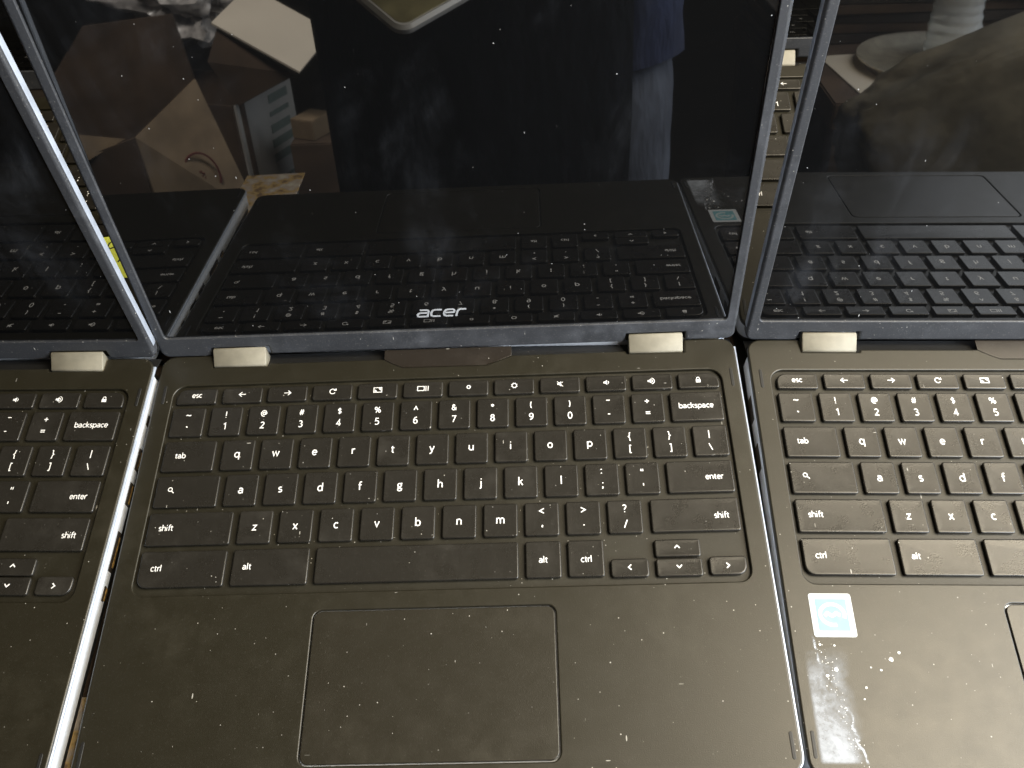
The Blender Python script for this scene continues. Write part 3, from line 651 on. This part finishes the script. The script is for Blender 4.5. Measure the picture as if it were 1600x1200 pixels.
for a, b in zip(pr, pr[1:]):
    m = (a+b)/2; box(bm, m, (2.4, 2.4, (b-a).length*1.15), Vector((b-a)).to_track_quat('Z', 'Y').to_euler())
for k in range(6): box(bm, c0-d2*(-8+3.2*k)+d1*(k % 2*3-1), (7, 2, 2.4))
finish('drawing', bm, M['red_ink'], bx, smooth=False)
db = empty('dark_box', (-450, -960, -1000)); tag(db, 'large dark brown box reflected at the upper left of the middle screen', 'box', 'boxes mirrored in the middle screen')
part('side_panel', [(-568, -900, -133), (-562, -900, -999), (-335, -900, -999), (-345, -900, -125), (-355, -900, -34), (-487, -900, -45)], M['card_dark'], 5, db)
part('side_panel', [(-568, -903, -133), (-640, -1150, -140), (-640, -1150, -999), (-566, -903, -999)], M['card_dark'], 5, db)

def crumple(name, c, s, amp, mat, seed, n=26, label='', cat='', group=None):
    bm = bmesh.new(); bmesh.ops.create_icosphere(bm, subdivisions=4, radius=1)
    for v in bm.verts:
        d = v.co.normalized(); q = d*1.7+Vector((seed, 0, 0))
        r = 1+amp*noise.noise(q*1.3)+amp*.7*abs(noise.noise(q*3.1))+amp*.3*noise.noise(q*7)
        v.co = Vector((d.x*s[0], d.y*s[1], d.z*s[2]))*r
    o = finish(name, bm, mat, smooth=True, angle=60); o.location = Vector(c)*S
    return tag(o, label, cat, group)
M['film'] = simple('crumpled_film', (.50, .47, .45), .25, var=.5, vscale=60)
crumple('packing_paper', (-400, -1110, -66), (80, 60, 48), .9, M['film'], 3, label='crumpled pale packing paper above the carton, reflected at the middle screen\'s top', cat='packing paper')
bk = slab('small_box', (-186, -905, -203), (40, 50, 30), M['card'], 1, R(25)); tag(bk, 'small tan box mirrored between the carton and the person', 'box')
bk2 = slab('stand', (-180, -920, -609), (70, 110, 781), M['card_dark'], 2); tag(bk2, 'dark upright carton under the small tan box', 'carton')

# right screen: bottle on a low shelf, tray, cloth, flat cartons
sh = slab('side_table', (800, -900, -149), (620, 500, 34), M['card_dark'], 2, 0); tag(sh, 'low dark side table under the water bottle, mirrored in the right screen', 'side table')
for dx in (-285, 285):
    for dy in (-225, 225): slab('leg', (dx, dy, -434), (35, 35, 833), M['card_dark'], 1, 0, sh)
M['tray_m'] = simple('silver_gold_tray', (.74, .68, .55), .3, metal=.7, var=.15)
def lathe(name, prof, mat, c=(0, 0, 0), seg=40, parent=None, fn=None):
    bm = bmesh.new(); rs = []
    for r_, z in prof:
        rs.append([bm.verts.new((r_*math.cos(2*math.pi*k/seg)*(fn(z, k/seg) if fn else 1), r_*math.sin(2*math.pi*k/seg)*(fn(z, k/seg) if fn else 1), z)) for k in range(seg)])
    for a, b in zip(rs, rs[1:]): bridge(bm, a, b)
    if prof[0][0] > 0: bm.faces.new(list(reversed(rs[0])))
    bm.faces.new(rs[-1])
    o = finish(name, bm, mat, parent, angle=50)
    if parent is None: o.location = Vector(c)*S
    return o
ty = lathe('tray', [(92, 0), (100, 1.5), (110, 12), (113, 13), (113, 15), (108, 14), (97, 4), (60, 3.2), (2, 3)], M['tray_m'], (662, -775, -131.6))
tag(ty, 'round silver and gold tray at the water bottle\'s foot, mirrored in the right screen', 'tray')
def clear():
    t = NT('clear_plastic'); b = t.b
    b.inputs['Base Color'].default_value = (.9, .94, .97, 1); b.inputs['Roughness'].default_value = .12
    b.inputs['Transmission Weight'].default_value = .38; b.inputs['IOR'].default_value = 1.45
    return t.m
M['clear'] = clear()
rib = lambda z, a: 1+.035*math.sin(z*.5)+.05*math.sin(2*math.pi*a*3+z*.05)*math.sin(z*.03)
prof = [(20, 0), (30, 2), (33, 8)]+[(33-3.2*math.exp(-((z-70)/24)**2), z) for z in range(14, 150, 4)]+[(31, 155), (26, 172), (17, 188), (13, 196), (13, 204)]
bt = empty('water_bottle', (672, -800, -128)); tag(bt, 'clear ribbed plastic water bottle mirrored at the top of the right screen', 'bottle')
lathe('bottle_body', prof, M['clear'], parent=bt, fn=rib, seg=48)
lathe('bottle_label', [(32.8, 106), (33.4, 107), (33.4, 150), (32.8, 151)], M['white'], parent=bt)
lathe('cap', [(14.5, 200), (15, 201), (15, 216), (13, 217.5)], M['white'], parent=bt)
# stack of flat cartons
for k in range(5):
    f = slab('flat_carton', (655+((k*37) % 11)-5, -1000+((k*53) % 13), -125+k*13.2), (320, 220, 12), M['card_dark'] if k % 2 else M['card_black'], 1, R(1.2*((k*7) % 5-2)))
    tag(f, ('lowest', 'second lowest', 'middle one', 'second from the top', 'topmost')[k]+' of the flat brown cartons stacked behind the water bottle', 'carton', 'flat cartons stacked behind the bottle')
tag(slab('tan_card', (578, -752, -130.8), (116, 170, 1.6), M['card_pale'], .3, R(-6)), 'tan sheet of card on the low side table left of the tray', 'card')
# olive cloth bag heaped in front
def cloth():
    t = NT('olive_canvas'); t.b.inputs['Roughness'].default_value = .85; co = t.coord()
    n = t.noise(co, 9, 5, .6); t.link(t.mix(t.ramp(n.outputs['Fac'], .3, .7), (.085, .072, .045), (.21, .18, .12)), t.b.inputs['Base Color'])
    t.bump(t.noise(co, 12, 4, .5).outputs['Fac'], .008); return t.m
M['cloth'] = cloth()
bm = bmesh.new(); bmesh.ops.create_icosphere(bm, subdivisions=5, radius=1)
for v in bm.verts:
    d = v.co.normalized(); f = lambda t: math.copysign(abs(t)**.45, t); e = Vector((f(d.x), f(d.y), f(d.z)))
    q = d*2.1+Vector((11.3, 0, 0)); r = 1+.10*noise.noise(q*.9)+.06*abs(noise.noise(q*2.6))+.02*noise.noise(q*7)
    v.co = Vector((e.x*190, e.y*60, e.z*105))*r
bag = finish('canvas_bag', bm, M['cloth'], angle=60); bag.location = Vector((650, -470, -95))*S; bag.rotation_euler = (R(12), R(-20), R(-4))
tag(bag, 'slumped olive canvas bag reflected in the right screen before the water bottle', 'bag')
stl = slab('stool', (660, -480, -640), (300, 200, 720), M['dark'], 4); tag(stl, 'dark stool the olive canvas bag leans on', 'stool')
dk = slab('leaning_board', (455, -960, -590), (260, 12, 900), M['dark'], 1, 0, rot=(R(-8), R(32), R(-20))); tag(dk, 'dark board leaning in the shade right of the person in the middle reflection', 'board')

# ------------------------------------------------------------------ person
def skin(name, verts, edges, mat, parent=None, levels=2, root=0):
    me = bpy.data.meshes.new(name); me.from_pydata([(Vector(v[:3])+Vector((0, 0, DZ)))*S for v in verts], edges, [])
    o = bpy.data.objects.new(name, me); COL.objects.link(o)
    m = o.modifiers.new('s', 'SKIN'); m.use_smooth_shade = True
    for i, v in enumerate(verts):
        r = v[3]; me.skin_vertices[0].data[i].radius = (r[0]*S, r[1]*S) if isinstance(r, tuple) else (r*S, r*S)
        me.skin_vertices[0].data[i].use_root = (i == root)
    m2 = o.modifiers.new('d', 'SUBSURF'); m2.levels = levels; m2.render_levels = levels
    dg = bpy.context.evaluated_depsgraph_get(); nm = bpy.data.meshes.new_from_object(o.evaluated_get(dg))
    bpy.data.objects.remove(o); nm.materials.clear(); nm.materials.append(mat)
    nm.polygons.foreach_set('use_smooth', [True]*len(nm.polygons))
    o = bpy.data.objects.new(name, nm); COL.objects.link(o)
    if parent: o.parent = parent
    return o
M['skin'] = simple('skin', (.42, .25, .17), .5, var=.06)
def fabric(name, lo, hi, sc=14):
    t = NT(name); t.b.inputs['Roughness'].default_value = .85; co = t.coord()
    n = t.noise(co, sc, 5, .6); t.link(t.mix(t.ramp(n.outputs['Fac'], .35, .7), lo, hi), t.b.inputs['Base Color'])
    t.bump(t.noise(t.coord(True, (1, 1, .4)), 16, 4, .5).outputs['Fac'], .02); return t.m
M['navy'] = fabric('navy_knit', (.016, .023, .062), (.034, .05, .13))
M['denim'] = fabric('grey_denim', (.075, .086, .12), (.13, .15, .20))
M['shade_black'] = fabric('shade_black', (.006, .008, .014), (.013, .017, .030))  # shade on the person's front, put into the panel's colour
cx, cy = 122, -475; DZ = -88
PV = [(cx, cy, 30, (80, 60)), (cx, cy+5, 130, (95, 65)), (cx, cy+12, 270, (160, 112)), (cx, cy+15, 420, (175, 110)), (cx, cy+10, 520, (120, 80)),
      (cx, cy+20, 590, 52), (cx, cy+30, 640, 60), (cx, cy+45, 715, (82, 100)), (cx, cy+50, 800, (70, 90)),
      (cx+80, cy+5, -60, 55), (cx+100, cy, -430, 50), (cx+105, cy-20, -800, 42), (cx+108, cy-10, -870, 42), (cx+112, cy+130, -880, 28),
      (cx-80, cy+5, -60, 55), (cx-100, cy, -430, 50), (cx-105, cy-20, -800, 42), (cx-108, cy-10, -870, 42), (cx-112, cy+130, -880, 28),
      (cx+175, cy+10, 500, 62), (cx+235, cy+10, 250, 44), (cx+160, cy+140, 330, 33), (cx+115, cy+195, 375, (22, 30)),
      (cx-175, cy+10, 500, 62), (cx-235, cy+5, 250, 44), (cx-100, cy+110, 285, 33), (cx-50, cy+135, 278, (22, 30))]
PE = [(0, 1), (1, 2), (2, 3), (3, 4), (4, 5), (5, 6), (6, 7), (7, 8), (0, 9), (9, 10), (10, 11), (11, 12), (12, 13), (0, 14), (14, 15), (15, 16), (16, 17), (17, 18),
      (4, 19), (19, 20), (20, 21), (21, 22), (4, 23), (23, 24), (24, 25), (25, 26)]
body = skin('person', PV, PE, M['skin'])
tag(body, 'person in navy shirt and grey-blue jeans holding a phone, reflected in the middle screen', 'person')
def fingers(base, d, side, up, name, curl):
    base = Vector(base); d = Vector(d).normalized(); side = Vector(side).normalized(); up = Vector(up).normalized()
    for i, (o_, L) in enumerate(((-24, 66), (-8, 74), (8, 70), (23, 55))):
        p0 = base+side*o_; p = [p0-d*14, p0+d*8, p0+d*(8+L*.42)+up*curl*.3*L, p0+d*(8+L*.62)+up*curl*.62*L, p0+d*(8+L*.70)+up*curl*.95*L]
        skin('finger', [(*q, r_) for q, r_ in zip(p, (10, 9.5, 8.8, 8, 7))], [(0, 1), (1, 2), (2, 3), (3, 4)], M['skin'], body)
    p = [base-d*40-side*20, base-d*18-side*38, base+d*8-side*48+up*10, base+d*26-side*44+up*20]
    skin('thumb', [(*q, r_) for q, r_ in zip(p, (12, 11.5, 10, 8.5))], [(0, 1), (1, 2), (2, 3)], M['skin'], body)
fingers((cx+108, cy+216, 385), (-.1, .9, .25), (1, .1, 0), (0, .2, -1), 'a', .35)
fingers((cx-24, cy+146, 268), (.85, .40, -.35), (.4, -.9, 0), (0, .2, -1), 'b', .25)
def tubes(name, chains, mat, fold, seed, seg=56):
    """cloth: elliptical sleeves round the limbs, each ring (x, y, z, rx, ry), with folds"""
    bm = bmesh.new()
    for ch in chains:
        rs = []; pts = []
        for (a, b) in zip(ch, ch[1:]):
            for k in range(10): pts.append([a[i]+(b[i]-a[i])*k/10 for i in range(5)])
        pts.append(list(ch[-1]))
        for n_, (x, y, z, rx, ry) in enumerate(pts):
            p0 = Vector(pts[max(0, n_-1)][:3]); p1 = Vector(pts[min(len(pts)-1, n_+1)][:3]); ax = (p1-p0).normalized()
            ex = Vector((0, 1, 0)).cross(ax); ex = ex.normalized() if ex.length > .2 else Vector((1, 0, 0)); ey = ax.cross(ex)
            if ex.x < 0: ex = -ex
            r_ = []
            for k in range(seg):
                t_ = 2*math.pi*k/seg; d = ex*math.cos(t_)+ey*math.sin(t_)
                q = Vector((math.cos(t_)*2.2, math.sin(t_)*2.2, z*.004+seed)); f = 1+fold*(noise.noise(q)+.5*noise.noise(q*2.3+Vector((0, 0, z*.01))))
                r_.append(bm.verts.new(Vector((x, y, z+DZ))+ex*math.cos(t_)*rx*f+ey*math.sin(t_)*ry*f))
            rs.append(r_)
        for a, b in zip(rs, rs[1:]): bridge(bm, a, b)
        for end, sg in ((rs[0], 1), (rs[-1], -1)):          # turned-in hem
            c = sum((v.co for v in end), Vector())/seg; inn = [bm.verts.new(c+(v.co-c)*.93) for v in end]; bridge(bm, end, inn)
    return finish(name, bm, mat, body, angle=80)
tubes('shirt', [[(cx, cy, 103, 174, 122), (cx+2, cy+3, 160, 168, 120), (cx, cy+8, 270, 168, 116), (cx, cy+14, 420, 186, 122), (cx, cy+12, 500, 176, 104), (cx, cy+16, 545, 100, 84), (cx, cy+18, 560, 66, 62)],
                [(cx+120, cy+12, 480, 70, 72), (cx+185, cy+10, 450, 72, 72), (cx+226, cy+10, 320, 68, 70)], [(cx-120, cy+12, 480, 70, 72), (cx-185, cy+10, 450, 72, 72), (cx-226, cy+10, 320, 68, 70)]], M['navy'], .05, 1.7)
shade_bm = bmesh.new(); prev = None  # near-black panel added over torso and thighs in place of shade
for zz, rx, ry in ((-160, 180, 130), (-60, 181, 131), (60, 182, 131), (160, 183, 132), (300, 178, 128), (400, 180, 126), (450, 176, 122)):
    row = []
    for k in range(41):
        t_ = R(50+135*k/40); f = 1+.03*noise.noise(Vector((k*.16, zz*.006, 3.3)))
        row.append(shade_bm.verts.new((cx+rx*f*math.cos(t_), cy+ry*f*math.sin(t_), zz+DZ)))
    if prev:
        for k in range(40): shade_bm.faces.new((prev[k], prev[k+1], row[k+1], row[k]))
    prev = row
_g = bmesh.ops.solidify(shade_bm, geom=shade_bm.faces[:], thickness=2.0)
finish('shade_panel', shade_bm, M['shade_black'], body, angle=80)
tubes('jeans', [[(cx, cy, 180, 155, 104), (cx, cy, 60, 167, 114), (cx, cy, -60, 172, 118), (cx, cy, -110, 168, 112)],
                [(cx+84, cy, -60, 86, 112), (cx+92, cy, -200, 84, 92), (cx+100, cy, -430, 70, 74), (cx+104, cy-15, -830, 58, 62)],
                [(cx-84, cy, -60, 86, 112), (cx-92, cy, -200, 84, 92), (cx-100, cy, -430, 70, 74), (cx-104, cy-15, -830, 58, 62)]], M['denim'], .04, 5.1)
for s in (1, -1): skin('shoe', [(cx+s*107, cy-30, -866, 40), (cx+s*110, cy+40, -868, 36), (cx+s*113, cy+145, -876, 32)], [(0, 1), (1, 2)], M['dark'], body)
skin('hair', [(cx, cy+15, 740, (88, 92)), (cx, cy+38, 805, (84, 100)), (cx, cy+30, 835, (60, 70))], [(0, 1), (1, 2)], M['dark'], body)
skin('nose', [(cx, cy+142, 735, 9), (cx, cy+152, 712, 12)], [(0, 1)], M['skin'], body)
for s in (1, -1):
    skin('ear', [(cx+s*84, cy+45, 735, 12), (cx+s*84, cy+42, 705, 9)], [(0, 1)], M['skin'], body)
    skin('eye', [(cx+s*30, cy+138, 745, 10), (cx+s*30, cy+139, 745.5, 10)], [(0, 1)], M['white'], body)

# phone with a gold back and polished rim, held low in front of the shirt
M['gold'] = simple('gold_back', (.50, .45, .24), .4, metal=.3, var=.25, vscale=40)
M['rim'] = simple('polished_rim', (.95, .94, .92), .3, metal=.15)
ph = empty('phone'); tag(ph, 'gold-backed phone with polished silver rim, its corner reflected atop the middle screen', 'phone')
a_ = Vector((.92, -.76, .30)).normalized(); b_ = Vector((-.80, -.72, .42)); b_ = (b_-a_*b_.dot(a_)).normalized(); n_ = a_.cross(b_).normalized()
if n_.z > 0: sgn = 1
ph.matrix_world = Matrix((( *[a_[i] for i in range(0)],),)) if False else Matrix.Translation(Vector((52, -262, 75))*S) @ Matrix((a_, b_, n_)).transposed().to_4x4()
finish('rim', plate(rrect(-2, 143, -2, 70, 12), [], 0, -8.2, 2.6, 2.6), M['rim'], ph)
finish('back', plate(rrect(2.4, 138.6, 2.4, 65.6, 9), [], .25, -.3, .2), M['gold'], ph)
finish('display', plate(rrect(2.4, 138.6, 2.4, 65.6, 9), [], -8.0, -8.5, .1, .1), M['gold'], ph)
